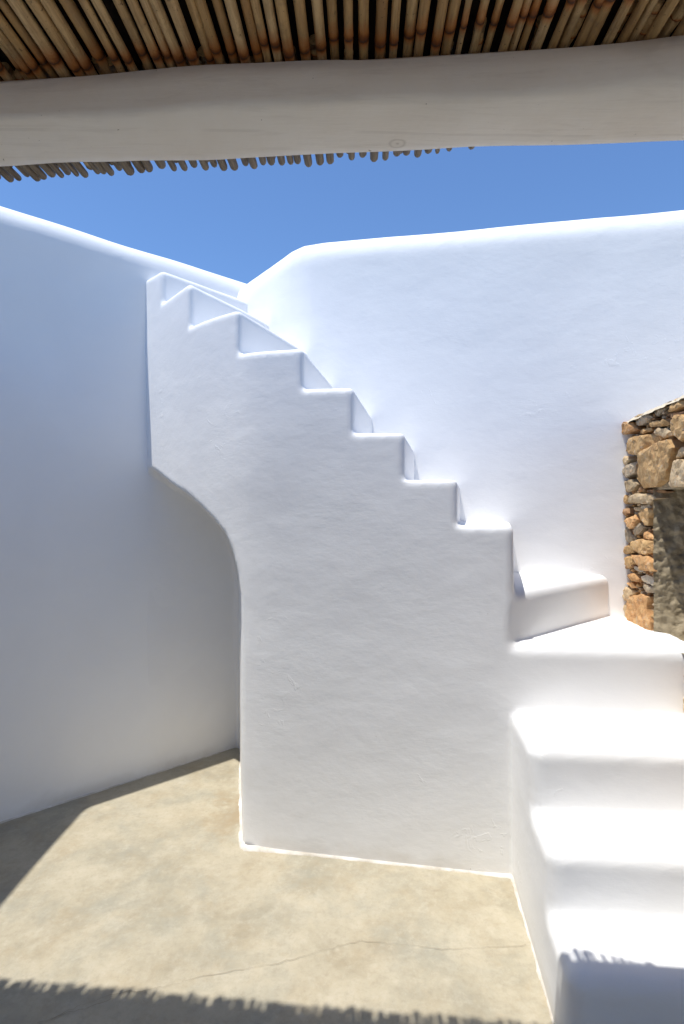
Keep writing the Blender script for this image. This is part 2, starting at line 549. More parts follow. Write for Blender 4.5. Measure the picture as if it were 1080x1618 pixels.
cr = [floor_pt(*p) for p in ((70, 1617), (120, 1592), (180, 1572), (250, 1562), (330, 1541), (400, 1530), (445, 1521), (500, 1505), (570, 1487), (640, 1493), (700, 1501), (770, 1498), (832, 1494))]
ribbon('crack', cr, lambda t: 0.00044 + 0.00022 * math.sin(t * 40) , 0.0035, fl, M_CRACK, 8, 0.006)
cr2 = [floor_pt(*p) for p in ((60, 1618), (100, 1604), (150, 1590), (180, 1578))]
ribbon('crack', cr2, lambda t: 0.0005, 0.0038, fl, M_CRACK, 8, 0.006)

# ---- left wall (turns a corner out of frame and runs on past the camera)
HW = 0.025
X, Y, Z = grid((-2.62, -2.35, -0.12), (-0.15, 4.15, 3.10), HW)
x2, y2 = X[:, :, 0], Y[:, :, 0]
dl = line_dist(L0, L1, x2, y2)                      # >0 yard side
d_front = np.maximum(dl, -(dl + 0.5))               # slab of 0.5 m behind the face
d_end = line_dist((L1[0] + 0.28, L1[1] + 0.24), (L1[0] + 0.28 - 0.651, L1[1] + 0.24 + 0.759), x2, y2)
slab = np.maximum(d_front, d_end)
slab = np.maximum(slab, -(x2 + 2.45) )
side = np.maximum(np.maximum(x2 - L0[0], -(x2 + 2.45)), np.maximum(y2 - (L0[1] + 0.15), -(y2 + 2.2)))
plan = rmin(slab, side, 0.02)[:, :, None]
top = Z - 3.025 - 0.0 * X
SD = rmax(plan, top, 0.13)
SD = SD + wobble(X, Y, Z, 0.005, 3)
V, Q = surface_nets(SD, (-2.62, -2.35, -0.12), HW)
w_left = add_obj('courtyard_wall', mesh_np('courtyard_wall', V, Q), None, M_PLASTER)
tag(w_left, 'tall shaded white plaster wall with rounded top that the staircase climbs to', 'wall')

# ---- back wall with its short splayed return
X, Y, Z = grid((-1.35, 2.25, -0.12), (3.4, 4.5, 3.20), HW)
x2, y2 = X[:, :, 0], Y[:, :, 0]
db = -line_dist(B0, B1, x2, y2)       # >0 behind the face
dr = -line_dist(R0, R1, x2, y2)
db = -np.minimum(0, 0) + db
inside_pl = rmax(-db, -dr, 0.05)      # inside when behind both
thick = np.minimum(db, dr) - 0.55
plan = np.maximum(inside_pl, thick)
plan = np.maximum(plan, x2 - 3.3)[:, :, None]
topz = np.interp(x2, [-1.2, -0.66, -0.3, -0.1, 0.3, 3.4], [2.97, 2.985, 3.09, 3.105, 3.10, 3.11])[:, :, None]
SD = rmax(plan, Z - topz, 0.16)
SD = SD + wobble(X, Y, Z, 0.0032, 8)
V, Q = surface_nets(SD, (-1.35, 2.25, -0.12), HW)
w_back = add_obj('courtyard_wall', mesh_np('courtyard_wall', V, Q), None, M_PLASTER)
tag(w_back, 'sunlit white plaster wall rising behind the stepped treads, with soft rounded top', 'wall')

# ---- the staircase
HS = 0.0125
FACE = [(1.75, 2.135), (1.42, 2.152), (0.70, 2.212), (0.27, 2.287), (-0.168, 2.358), (-0.36, 2.392), (-0.47, 2.435), (-0.62, 2.545), (-0.77, 2.685), (-0.985, 2.945), (-1.1145, 3.062), (-1.35, 3.27)]
FACE = chaikin(FACE, 2)
HT = {1: .262, 2: .458, 3: .682, 4: .955, 5: 1.172, 6: 1.447, 7: 1.641, 8: 1.844, 9: 2.042, 10: 2.224, 11: 2.425, 12: 2.645, 13: 2.825}
RIS = {5: ((.70, 2.222), (1.375, 2.80)), 6: ((.705, 2.21), (.905, 2.90)), 7: ((.486, 2.25), (.640, 2.93)), 8: ((.270, 2.287), (.395, 2.97)),
       9: ((.052, 2.325), (.165, 3.01)), 10: ((-.170, 2.36), (-.055, 3.05)), 11: ((-.468, 2.436), (-.215, 3.06)),
       12: ((-.760, 2.677), (-.430, 3.27)), 13: ((-.979, 2.943), (-.566, 3.40))}
RLOW = {3: 1.878, 2: 1.655, 1: 1.425}
org = (-1.22, 1.33, -0.0225)
X, Y, Z = grid(org, (1.52, 3.60, 2.90), HS)
x2, y2 = X[:, :, 0], Y[:, :, 0]
xx2, yy2 = np.broadcast_arrays(x2, y2)
face2 = -poly_dist(FACE, xx2, yy2)                  # FACE runs right->left: right side is behind; want >0 in front
face = face2[:, :, None].astype(np.float32)
clip2 = np.maximum(line_dist(L0, L1, x2, y2) * -1 - 0.05,
                   np.minimum(-line_dist(R0, R1, x2, y2), -line_dist(B0, B1, x2, y2)) - 0.05)
clip2 = np.maximum(clip2, -line_dist(SP1, SP0, x2, y2) * -1 - 0.055)
RND = {5: .045, 6: .026, 7: .024, 8: .024, 9: .024, 10: .024, 11: .028, 12: .028, 13: .03}
land = Z - HT[4]                                    # landing mass
UP = None
RD = {}
for i in range(5, 14):
    u = line_dist(RIS[i][0], RIS[i][1], x2, y2)
    RD[i] = u
    s = rmax(u[:, :, None].astype(np.float32), Z - HT[i], RND[i])
    UP = s if UP is None else rmin(UP, s, 0.010)
RZ = np.interp(Z, [1.0, 1.14], [0.05, 0.026]).astype(np.float32)
SD = rmax(rmin(UP, land, 0.010), face, RZ)
side2 = -line_dist((.606, 1.432), (.702, 2.212), x2, y2)   # >0 on the outside (left)
low = None
for i in (1, 2, 3):
    u = (RLOW[i] - 0.08 * (x2 - .65)) - y2
    RD[i] = u
    s = rmax(u[:, :, None].astype(np.float32), Z - HT[i], 0.048)
    low = s if low is None else rmin(low, s, 0.014)
low = rmax(low, side2[:, :, None].astype(np.float32), 0.055)
low = np.maximum(low, (y2 - 2.45)[:, :, None])
SD = rmin(SD, low, 0.008)
SD = np.maximum(SD, clip2[:, :, None])

# alcove under the winders
A0, A1 = (-.4435, 2.400), (-.650, 3.40)
wv2 = -line_dist(A0, A1, x2, y2)                    # >0 to the left of the pillar
def face_hit(px):
    k = (px - CX) / F_PX
    for a, b in zip(FACE[:-1], FACE[1:]):
        fa, fb = a[0] - k * a[1], b[0] - k * b[1]
        if fa * fb <= 0 and fa != fb:
            t = fa / (fa - fb)
            return a[0] + (b[0] - a[0]) * t, a[1] + (b[1] - a[1]) * t
arch = []
for px, py in ((384, 1040), (383, 1000), (380.5, 944), (376, 907), (366.6, 871), (355.5, 844), (338, 822), (315.5, 798), (295.5, 780), (273, 766), (251, 749), (233, 737)):
    hx, hy = face_hit(px)
    arch.append((max(float(-line_dist(A0, A1, hx, hy)), 0.0), EYE + (CY - py) * hy / F_PX))
arch = [(0.0, -1.0), (0.0, arch[0][1])] + arch[1:]
arch.append((arch[-1][0] + 0.6, arch[-1][1] + 0.22))
wt = np.linspace(-.25, 1.3, 320); zt = np.linspace(-.1, 2.95, 620)
WT, ZT = np.meshgrid(wt, zt, indexing='ij')
TAB = poly_dist(arch, WT, ZT)                       # >0 right of direction (up then left..): below/left is ... sign fixed next
ref = TAB[np.searchsorted(wt, .35), np.searchsorted(zt, .6)]
if ref > 0: TAB = -TAB                              # <0 inside the hollow
sel = int(np.searchsorted(np.arange(X.shape[0]) * HS + org[0], -.30))
wi = np.clip((wv2[:sel] - wt[0]) / (wt[1] - wt[0]), 0, len(wt) - 1.001)
zi = np.clip((Z[0, 0, :] - zt[0]) / (zt[1] - zt[0]), 0, len(zt) - 1.001)
w0 = wi.astype(int); wf = (wi - w0)[:, :, None]; z0 = zi.astype(int); zf = (zi - z0)[None, None, :]
CUT = ((TAB[w0][:, :, z0] * (1 - zf) + TAB[w0][:, :, z0 + 1] * zf) * (1 - wf) + (TAB[w0 + 1][:, :, z0] * (1 - zf) + TAB[w0 + 1][:, :, z0 + 1] * zf) * wf)
# rounded inner corner where hollow meets the left wall
dlw = (line_dist(L0, L1, x2, y2))[:sel, :, None]
CUT = rmax(CUT, -dlw - 0.0 + 0 * CUT, 0.05)
SD[:sel] = rmax(SD[:sel], -CUT, 0.012)
SD = SD + wobble(X, Y, Z, 0.0036, 21, (0.42, 0.2, 0.1, 0.055), (1.0, 0.45, 0.13, 0.05))
V, Q = surface_nets(SD.astype(np.float32), org, HS)
tmp = mesh_np('tmp', V, Q)
VN = np.empty(len(V) * 3, np.float32); tmp.vertex_normals.foreach_get('vector', VN); VN = VN.reshape(-1, 3)
PN = np.empty(len(Q) * 3, np.float32); tmp.polygon_normals.foreach_get('vector', PN); PN = PN.reshape(-1, 3)
bpy.data.meshes.remove(tmp)
PC = V[Q].mean(1)
part = np.zeros(len(Q), int)
px_, py_, pz_ = PC[:, 0], PC[:, 1], PC[:, 2]
fidx = lambda a2: a2[np.clip(np.round((px_ - org[0]) / HS).astype(int), 0, a2.shape[0] - 1), np.clip(np.round((py_ - org[1]) / HS).astype(int), 0, a2.shape[1] - 1)]
fd = fidx(face2)
lowzone = (fd > 0.004) & (px_ > 0.5)
reg = np.full(len(Q), 4)
for i in range(5, 14):
    reg = np.where(fidx(RD[i]) < 0.012, i, reg)
regl = np.zeros(len(Q), int)
for i in (1, 2, 3):
    regl = np.where(fidx(np.broadcast_to(RD[i], face2.shape)) < 0.02, i, regl)
reg = np.where(lowzone, regl, reg)
hh = np.array([0] + [HT[i] for i in range(1, 14)])
upface = (PN[:, 2] > 0.5) & (pz_ > hh[reg] - 0.07)
for i in range(1, 14):
    if i == 4: continue
    if i > 4:
        nx_, ny_ = (RIS[i][1][1] - RIS[i][0][1]), -(RIS[i][1][0] - RIS[i][0][0])
    else:
        nx_, ny_ = 0.08, 1.0; ny_ = -1.0; nx_ = -0.08
    L = math.hypot(nx_, ny_)
    facing = (PN[:, 0] * nx_ + PN[:, 1] * ny_) / L > 0.62
    dist = np.abs(fidx(np.broadcast_to(RD[i], face2.shape))) < 0.035
    zone = lowzone if i < 4 else ((fd < -0.012) & ~lowzone)
    part = np.where(facing & dist & zone & (pz_ > hh[i - 1] - .01) & (pz_ <= hh[i] + .02), i, part)
part = np.where(upface & (reg > 0) & (part == 0), reg, part)
stair = empty('staircase', (0.0, 2.4, 0.0), 'white plaster winding staircase with stepped treads over a rounded hollow', 'staircase')
def sub_mesh(name, mask):
    q = Q[mask]
    used, inv = np.unique(q.ravel(), return_inverse=True)
    me = mesh_np(name, V[used] - np.array([0.0, 2.4, 0.0]), inv.reshape(-1, 4))
    me.materials.append(M_PLASTER)
    me.normals_split_custom_set_from_vertices(VN[used].tolist())
    return me
add_obj('body', sub_mesh('stair_body', part == 0), stair)
for i in range(1, 14):
    if (part == i).any():
        add_obj('step', sub_mesh('stair_step', part == i), stair)

# lime fillet painted along the foot of the stair
def fillet(name, path, parent, off, wmin, wmax, hgt, mat):
    V, F = [], []
    dense = []
    for a, b in zip(path[:-1], path[1:]):
        n = max(2, int(math.hypot(b[0] - a[0], b[1] - a[1]) / 0.012))
        for k in range(n):
            dense.append((a[0] + (b[0] - a[0]) * k / n, a[1] + (b[1] - a[1]) * k / n))
    dense.append(path[-1])
    for i, (x, y) in enumerate(dense):
        a = dense[max(i - 3, 0)]; b = dense[min(i + 3, len(dense) - 1)]
        t = Vector((b[0] - a[0], b[1] - a[1])).normalized(); n = (t.y, -t.x)      # right of the path = outward
        w = wmin + (wmax - wmin) * (0.5 + 0.5 * mnoise.noise((x * 14, y * 14, 0.3)) + 0.35 * mnoise.noise((x * 60, y * 60, 4.3)))
        V += [(x - n[0] * .02 - off[0], y - n[1] * .02 - off[1], hgt), (x + n[0] * w * .45 - off[0], y + n[1] * w * .45 - off[1], hgt * .55), (x + n[0] * w - off[0], y + n[1] * w - off[1], -0.002)]
        if i:
            j = 3 * i
            F += [(j - 3, j - 2, j + 1, j), (j - 2, j - 1, j + 2, j + 1)]
    o = add_obj(name, mesh_py(name, V, F, True), parent, mat)
    return o
foot = [(-.63, 3.33), (-.56, 2.95), (-.475, 2.52), (-.462, 2.44), (-.452, 2.405), (-.43, 2.387), (-.36, 2.384)] + [(x, 2.212 + (.70 - x) * .168) for x in (-.2, 0, .2, .4, .6)] + [(.693, 2.205), (.692, 2.15), (.663, 1.9), (.634, 1.66), (.606, 1.44)]
fo = fillet('painted_edge', foot, stair, (0, 2.4), 0.002, 0.013, 0.011, M_JOINT)
lf = [(L0[0] + (L1[0] - L0[0]) * t, L0[1] + (L1[1] - L0[1]) * t) for t in (0, .2, .4, .6, .8, .93)]
fillet('painted_edge', lf, w_left, (0, 0), 0.004, 0.012, 0.008, M_JOINT)

# ------------------------------------------------------------------ stone wall on the right
stone_root = empty('stone_wall', (1.7, 2.3, 0), 'rough ochre rubble stone wall with a deep cement-lined opening', 'wall')
OFF = Vector((1.7, 2.3, 0))
pd = Vector((SP1[0] - SP0[0], SP1[1] - SP0[1], 0)).normalized()      # along the wall toward the camera
pn = Vector((-abs(pd.y), pd.x * (-1 if pd.y > 0 else 1), 0))
pn = Vector((pd.y, -pd.x, 0)); pn = pn if pn.x < 0 else -pn           # out of the wall (toward -x)
P0 = Vector((SP0[0], SP0[1], 0))
def wall_pt(s, z, d=0.0):
    return P0 + pd * s + Vector((0, 0, z)) + pn * d - OFF
def px_to_wall(px, py):
    k = (px - CX) / F_PX
    # ray (k t, t) meets P0 + pd s
    det = k * (-pd.y) + pd.x
    t = (P0.x * (-pd.y) + pd.x * P0.y) / det
    s = (t - P0.y) / pd.y
    return s, EYE + (CY - py) * t / F_PX
S_END = 1.75
TOPZ = 1.975
JS = px_to_wall(1034, 900)[0]         # opening from here toward the camera
JE = JS + 0.78
ZB, ZT_ = 0.945, 1.60
TH = 0.62
DIN = -0.045                          # mortar bed lies behind the stone faces

def rough_sheet(name, pts_fn, nu, nv, amp, mat, seed, parent, freq=18):
    V, F = [], []
    for j in range(nv + 1):
        for i in range(nu + 1):
            V.append(pts_fn(i / nu, j / nv))
    V = [Vector(v) for v in V]
    # displace along local normal estimate
    n = (V[1] - V[0]).cross(V[nu + 1] - V[0]).normalized()
    out = []
    for v in V:
        q = (v + OFF) * freq
        a = mnoise.noise(q + Vector((seed, 0, 0))) + .5 * mnoise.noise(q * 2.3) + .3 * mnoise.noise(q * 5.1)
        out.append(v + n * a * amp)
    for j in range(nv):
        for i in range(nu):
            a = j * (nu + 1) + i
            F.append((a, a + 1, a + nu + 2, a + nu + 1))
    return add_obj(name, mesh_py(name, out, F, True), parent, mat)

def solid_box(name, s0, s1, z0, z1, d0, d1, mat):
    V = [wall_pt(s, z, d) for z in (z0, z1) for d in (d0, d1) for s in (s0, s1)]
    F = [(0, 2, 3, 1), (4, 5, 7, 6), (0, 1, 5, 4), (2, 6, 7, 3), (0, 4, 6, 2), (1, 3, 7, 5)]
    return add_obj(name, mesh_py(name, V, F), stone_root, mat)
# core blocks around the opening
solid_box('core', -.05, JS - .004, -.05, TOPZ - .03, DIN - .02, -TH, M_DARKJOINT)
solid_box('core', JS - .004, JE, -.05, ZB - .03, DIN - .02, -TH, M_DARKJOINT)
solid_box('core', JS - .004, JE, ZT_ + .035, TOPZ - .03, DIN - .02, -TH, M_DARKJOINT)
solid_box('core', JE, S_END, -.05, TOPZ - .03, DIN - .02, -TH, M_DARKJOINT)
solid_box('niche_back', JS - .004, JE, ZB - .03, ZT_ + .035, -TH + .06, -TH + .003, M_COVER_SHADE)  # near-black colour stands in for the shade inside the niche
# rough mortar bed between the stones
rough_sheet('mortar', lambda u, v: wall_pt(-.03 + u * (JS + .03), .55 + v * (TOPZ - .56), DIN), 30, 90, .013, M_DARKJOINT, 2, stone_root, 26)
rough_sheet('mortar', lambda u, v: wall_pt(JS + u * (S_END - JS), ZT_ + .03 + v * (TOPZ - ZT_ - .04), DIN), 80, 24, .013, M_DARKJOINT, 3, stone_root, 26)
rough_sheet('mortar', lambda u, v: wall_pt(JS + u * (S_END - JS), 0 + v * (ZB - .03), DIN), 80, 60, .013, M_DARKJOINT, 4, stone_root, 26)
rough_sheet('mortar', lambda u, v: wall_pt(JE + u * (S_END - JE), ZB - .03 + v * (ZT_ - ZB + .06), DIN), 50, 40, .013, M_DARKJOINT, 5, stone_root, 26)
rough_sheet('coping', lambda u, v: wall_pt(-.02 + u * (S_END + .02), TOPZ + .002, -.016 - v * (TH - .01)), 90, 40, .008, M_COPING, 6, stone_root, 14)
rough_sheet('coping_edge', lambda u, v: wall_pt(-.02 + u * (S_END + .02), TOPZ - .022 + v * .027, .014 - v * .036), 120, 4, .005, M_COPING, 7, stone_root, 24)
# far jamb of the opening, sill and lintel
def jamb_fn(u, v):
    z = ZB - .02 + v * (ZT_ + .03 - ZB)
    d = 0.004 - u * (TH - .05)
    lump = 0.05 * max(0, 0.22 - v) / .22 * min(1, u * 5)
    return wall_pt(JS - .004 + lump + .30 * u * (TH - .05), z, d)
rough_sheet('jamb', jamb_fn, 90, 110, .013, M_JAMB, 9, stone_root, 30)
rough_sheet('jamb', lambda u, v: wall_pt(JE, ZB - .02 + v * (ZT_ + .03 - ZB), -(TH - .05) + u * (TH - .05)), 30, 40, .012, M_COVER_SHADE, 10, stone_root, 24)  # near jamb, its shade put in as the same near-black colour
rough_sheet('sill', lambda u, v: wall_pt(JS - .01 + u * (JE - JS + .02), ZB - .010, 0.01 - v * (TH - .04)), 50, 50, .010, M_MORTAR, 11, stone_root, 20)
lin = solid_box('lintel', JS - .015, JE + .12, ZT_, ZT_ + .028, -0.012, -TH + .07, M_JAMB)

def stone_mesh(name, poly, proud, seed):
    """poly: list of (s,z) outline of the stone's face; irregular facets fill it"""
    from mathutils.geometry import delaunay_2d_cdt
    proud -= 0.014
    rnd = random.Random(seed)
    cs = sum(p[0] for p in poly) / len(poly); cz = sum(p[1] for p in poly) / len(poly)
    area = 0
    for a, b in zip(poly, poly[1:] + poly[:1]):
        area += a[0] * b[1] - b[0] * a[1]
    if area < 0: poly = poly[::-1]
    size = max(math.sqrt(abs(area) / 2), .008)
    step = min(.016, size * .35)
    out = []
    for a, b in zip(poly, poly[1:] + poly[:1]):
        n = max(1, int(math.hypot(b[0] - a[0], b[1] - a[1]) / step))
        for k in range(n):
            t = k / n
            j = step * .16
            out.append((a[0] + (b[0] - a[0]) * t + rnd.uniform(-j, j), a[1] + (b[1] - a[1]) * t + rnd.uniform(-j, j)))
    n = len(out)
    def edge_dist(p):
        best = 9
        for (ax, ay), (bx, by) in zip(out, out[1:] + out[:1]):
            dx, dy = bx - ax, by - ay
            t = max(0, min(1, ((p[0] - ax) * dx + (p[1] - ay) * dy) / max(dx * dx + dy * dy, 1e-9)))
            best = min(best, math.hypot(p[0] - ax - t * dx, p[1] - ay - t * dy))
        return best
    pts = list(out)
    s0, s1 = min(p[0] for p in out), max(p[0] for p in out); z0, z1 = min(p[1] for p in out), max(p[1] for p in out)
    g = step * .8
    zz = z0
    while zz < z1:
        ss = s0
        while ss < s1:
            p = (ss + rnd.uniform(-.45, .45) * g, zz + rnd.uniform(-.45, .45) * g)
            if in_poly(p, out) and edge_dist(p) > g * .35: pts.append(p)
            ss += g
        zz += g
    vo, eo, fo, _, _, _ = delaunay_2d_cdt([Vector(p) for p in pts], [(i, (i + 1) % n) for i in range(n)], [], 1, 1e-7)
    planes = []
    for _ in range(5):
        an = rnd.uniform(0, 6.283); sl = rnd.uniform(.10, .5)
        planes.append((math.cos(an) * sl, math.sin(an) * sl, proud + rnd.uniform(.10, .34) * size * sl * 2.0))
    def depth(ss, zz):
        q = Vector((ss * 24 + seed * 3.7, zz * 24, seed * 1.3))
        e = edge_dist((ss, zz))
        r = min(1.0, e / max(.007, size * .07))
        base = min(min(c + a * (ss - cs) + b * (zz - cz) for a, b, c in planes), proud)
        return base - .006 * (1 - r) ** 2 + 0.008 * mnoise.noise(q) + 0.005 * mnoise.noise(q * 2.4) + 0.0028 * mnoise.noise(q * 5.3)
    V = [wall_pt(v.x, v.y, depth(v.x, v.y)) + OFF for v in vo]
    F = [tuple(f) for f in fo]
    m0 = len(V)
    cnt = {}
    for f in F:
        for a, b in zip(f, f[1:] + f[:1]): cnt[(a, b)] = 1
    rim = [(a, b) for (a, b) in cnt if (b, a) not in cnt]
    back = {}
    for a, b in rim:
        for v in (a, b):
            if v not in back:
                back[v] = len(V)
                x_, z_ = vo[v].x, vo[v].y
                V.append(wall_pt(cs + (x_ - cs) * .97, cz + (z_ - cz) * .97, DIN - .018) + OFF)
    F += [(b, a, back[a], back[b]) for a, b in rim]
    c = wall_pt(cs, cz, 0) + OFF
    V = [v - c for v in V]
    me = mesh_py(name, V, F, False)
    import bmesh
    bm = bmesh.new(); bm.from_mesh(me); bmesh.ops.recalc_face_normals(bm, faces=bm.faces)
    # open at the back: make sure the face looks out of the wall
    tot = sum((f.normal.dot(pn) * f.calc_area() for f in bm.faces))
    if tot < 0: bmesh.ops.reverse_faces(bm, faces=bm.faces)
    bm.to_mesh(me); bm.free()
    return me, c

def in_poly(p, poly):
    c = False
    for (x1, y1), (x2, y2) in zip(poly, poly[1:] + poly[:1]):
        if (y1 > p[1]) != (y2 > p[1]) and p[0] < (x2 - x1) * (p[1] - y1) / (y2 - y1) + x1: c = not c
    return c

SIDX = [0]
def put_stone(poly, kind, proud):
    SIDX[0] += 1
    me, c = stone_mesh('stone', poly, proud, SIDX[0])
    me.materials.append(STONES[kind])
    o = add_obj('stone', me, stone_root)
    o.location = c - OFF
    return o

K1 = 110 / 989.0
T1 = [  # traced on the photograph, crop at 970,610
 ('orange', .030, [(75, 560), (150, 510), (270, 520), (330, 620), (200, 680), (75, 695)]),
 ('grey', .022, [(280, 490), (330, 440), (500, 385), (540, 440), (480, 510), (330, 565), (275, 550)]),
 ('tan', .012, [(180, 470), (480, 345), (495, 375), (300, 440), (265, 505), (190, 500)]),
 ('grey', .016, [(505, 370), (640, 300), (715, 290), (690, 330), (590, 430), (560, 410)]),
 ('ochre', .030, [(665, 370), (800, 290), (1000, 195), (1100, 170), (1100, 260), (989, 295), (860, 350), (700, 385)]),
 ('tan', .010, [(640, 285), (790, 205), (989, 115), (1060, 100), (1060, 160), (989, 185), (800, 275), (725, 290)]),
 ('ochre', .022, [(480, 560), (530, 510), (700, 470), (810, 540), (700, 570), (560, 575)]),
 ('ochre', .016, [(310, 665), (360, 620), (480, 595), (490, 630), (400, 685)]),
 ('tan', .020, [(510, 645), (550, 600), (720, 600), (830, 690), (700, 735), (620, 705)]),
 ('brown', .012, [(705, 430), (780, 395), (980, 350), (960, 400), (830, 480)]),
 ('ochre', .034, [(830, 490), (900, 420), (1000, 405), (1090, 470), (1110, 680), (1020, 780), (950, 760), (860, 680), (820, 580)]),
 ('ochre', .034, [(130, 870), (190, 780), (320, 720), (540, 680), (650, 770), (540, 860), (450, 900), (370, 985), (200, 960)]),
 ('ochre', .042, [(310, 1200), (350, 1030), (450, 920), (560, 865), (700, 790), (830, 765), (900, 870), (870, 1000), (840, 1150), (760, 1330), (620, 1440), (390, 1450), (330, 1350)]),
 ('tan', .034, [(865, 1170), (890, 1050), (1000, 1040), (1130, 1100), (1140, 1330), (1060, 1430), (989, 1425), (805, 1440), (800, 1340)]),
 ('tan', .026, [(895, 1000), (920, 910), (1000, 860), (1110, 880), (1100, 1000), (989, 990), (890, 1030)]),
 ('tan', .024, [(105, 1060), (160, 1000), (230, 1040), (200, 1110), (140, 1130)]),
 ('grey', .026, [(115, 1160), (230, 1110), (330, 1080), (300, 1240), (180, 1300), (115, 1270)]),
 ('tan', .026, [(140, 1350), (270, 1330), (320, 1400), (270, 1500), (150, 1510)]),
 ('brown', .010, [(295, 1500), (350, 1425), (385, 1480), (345, 1512)]),
 ('brown', .012, [(400, 1475), (600, 1470), (650, 1500), (560, 1530), (430, 1520)]),
 ('brown', .010, [(650, 775), (760, 735), (700, 780)]),
 ('brown', .006, [(245, 1030), (300, 1005), (345, 1025), (320, 1070), (250, 1070)]),
]
T2 = [  # crop at 970,770
 ('ochre', .020, [(100, 170), (130, 110), (200, 110), (190, 220), (140, 240)]),
 ('tan', .034, [(210, 180), (260, 120), (330, 90), (550, 100), (600, 150), (540, 240), (400, 230), (290, 220), (215, 240)]),
 ('brown', .026, [(80, 310), (230, 300), (240, 370), (160, 400), (100, 360)]),
 ('tan', .018, [(250, 290), (330, 285), (350, 330), (280, 335)]),
 ('ochre', .026, [(360, 330), (500, 290), (540, 340), (490, 540), (400, 480)]),
 ('orange', .032, [(120, 460), (240, 430), (330, 390), (360, 460), (310, 560), (240, 590), (190, 520)]),
 ('grey', .022, [(150, 560), (200, 550), (285, 730), (205, 795), (150, 740)]),
 ('grey', .022, [(260, 610), (370, 510), (410, 560), (360, 640), (300, 690)]),
 ('orange', .022, [(390, 645), (480, 620), (540, 745), (440, 730)]),
 ('ochre', .032, [(280, 765), (400, 735), (530, 765), (540, 920), (480, 960), (380, 945), (270, 870)]),
 ('ochre', .022, [(130, 840), (240, 820), (250, 930), (140, 950)]),
 ('ochre', .022, [(140, 990), (240, 970), (280, 1060), (220, 1150), (150, 1130)]),
 ('orange', .036, [(265, 960), (400, 965), (500, 980), (560, 1060), (580, 1190), (430, 1180), (330, 1060)]),
 ('pale', .020, [(260, 1170), (300, 1120), (390, 1170), (380, 1210)]),
 ('orange', .030, [(165, 1240), (280, 1220), (390, 1290), (370, 1350), (220, 1310)]),
 ('orange', .020, [(165, 1360), (230, 1340), (300, 1420), (250, 1430)]),
 ('pale', .018, [(380, 1260), (450, 1240), (580, 1290), (570, 1400), (480, 1380), (400, 1330)]),
 ('grey', .022, [(395, 1345), (480, 1395), (570, 1415), (565, 1500), (480, 1500), (400, 1420)]),
 ('tan', .024, [(130, 1460), (170, 1420), (300, 1490), (220, 1600), (150, 1610)]),
 ('brown', .006, [(440, 1205), (575, 1205), (575, 1262), (450, 1255)]),
 ('pale', .012, [(320, 250), (470, 250), (480, 285), (370, 315)]),
]
K3 = 130 / 876.0
T3 = [  # crop at 950,900
 ('orange', .034, [(275, 360), (330, 290), (430, 260), (520, 290), (510, 420), (545, 560), (545, 700), (420, 680), (290, 560)]),
 ('tan', .018, [(225, 370), (265, 350), (270, 560), (230, 540)]),
]
for tr, k, ox, oy in ((T1, K1, 970, 610), (T2, K1, 970, 770), (T3, K3, 950, 900)):
    for kind, pr, poly in tr:
        put_stone([px_to_wall(ox + x * k, oy + y * k) for x, y in poly], kind, pr)

# small rubble chips packed between the traced stones
traced = []
for tr, k, ox, oy in ((T1, K1, 970, 610), (T2, K1, 970, 770), (T3, K3, 950, 900)):
    traced += [[px_to_wall(ox + x * k, oy + y * k) for x, y in poly] for _, _, poly in tr]
chips = []
for _ in range(4000):
    if len(chips) >= 110: break
    p = (random.uniform(0.0, JS + .12), random.uniform(.96, TOPZ - .03))
    if p[0] > JS - .012 and p[1] < ZT_ + .04: continue
    if any(in_poly(p, t) for t in traced) or any(math.hypot(p[0] - c[0], p[1] - c[1]) < .015 for c in chips): continue
    chips.append(p)
    w, h = random.uniform(.010, .020), random.uniform(.006, .012)
    put_stone([(p[0] + w * math.cos(a) * random.uniform(.75, 1.2), p[1] + h * math.sin(a) * random.uniform(.75, 1.2)) for a in (0, .9, 1.9, 2.8, 3.9, 5.2)], random.choice(('tan', 'brown', 'ochre', 'grey', 'brown')), random.uniform(.0, .016))
# stones outside the frame: irregular courses continuing the wall
def fill_stones(s0, s1, z0, z1, hmin, hmax):
    z = z0
    kinds = ['ochre', 'tan', 'pink', 'grey', 'orange', 'ochre', 'brown']
    while z < z1 - 0.03:
        h = min(random.uniform(hmin, hmax), z1 - z)
        s = s0
        while s < s1 - 0.02:
            w = min(random.uniform(.8, 1.9) * h, s1 - s)
            g = .007
            p = []
            a, b, c, d = s + g, s + w - g, z + g, z + h - g
            for t in (0, .33, .66): p.append((a + (b - a) * t, c + random.uniform(-.006, .008)))
            for t in (0, .4, .75): p.append((b + random.uniform(-.010, .006), c + (d - c) * t))
            for t in (0, .35, .7): p.append((b + (a - b) * t, d + random.uniform(-.010, .006)))
            for t in (0, .4, .8): p.append((a + random.uniform(-.006, .010), d + (c - d) * t))
            p = [p[i] for i in range(len(p)) if i not in (3, 6, 9)]
            put_stone(p, random.choice(kinds), random.uniform(.018, .035))
            s += w
        z += h
s_edge = px_to_wall(1094, 800)[0]
fill_stones(s_edge, S_END - .02, ZT_ + .04, TOPZ - .03, .09, .14)
fill_stones(JE + .02, S_END - .02, ZB - .02, ZT_ + .03, .10, .16)
fill_stones(px_to_wall(1079, 1100)[0], S_END - .02, 0.02, ZB - .03, .10, .17)

# ------------------------------------------------------------------ pergola
HC = 2.31
perg = empty('pergola', (0, 0.5, 0), 'cane pergola roof carried on a thick white painted beam', 'pergola')
POFF = Vector((0, 0.5, 0))
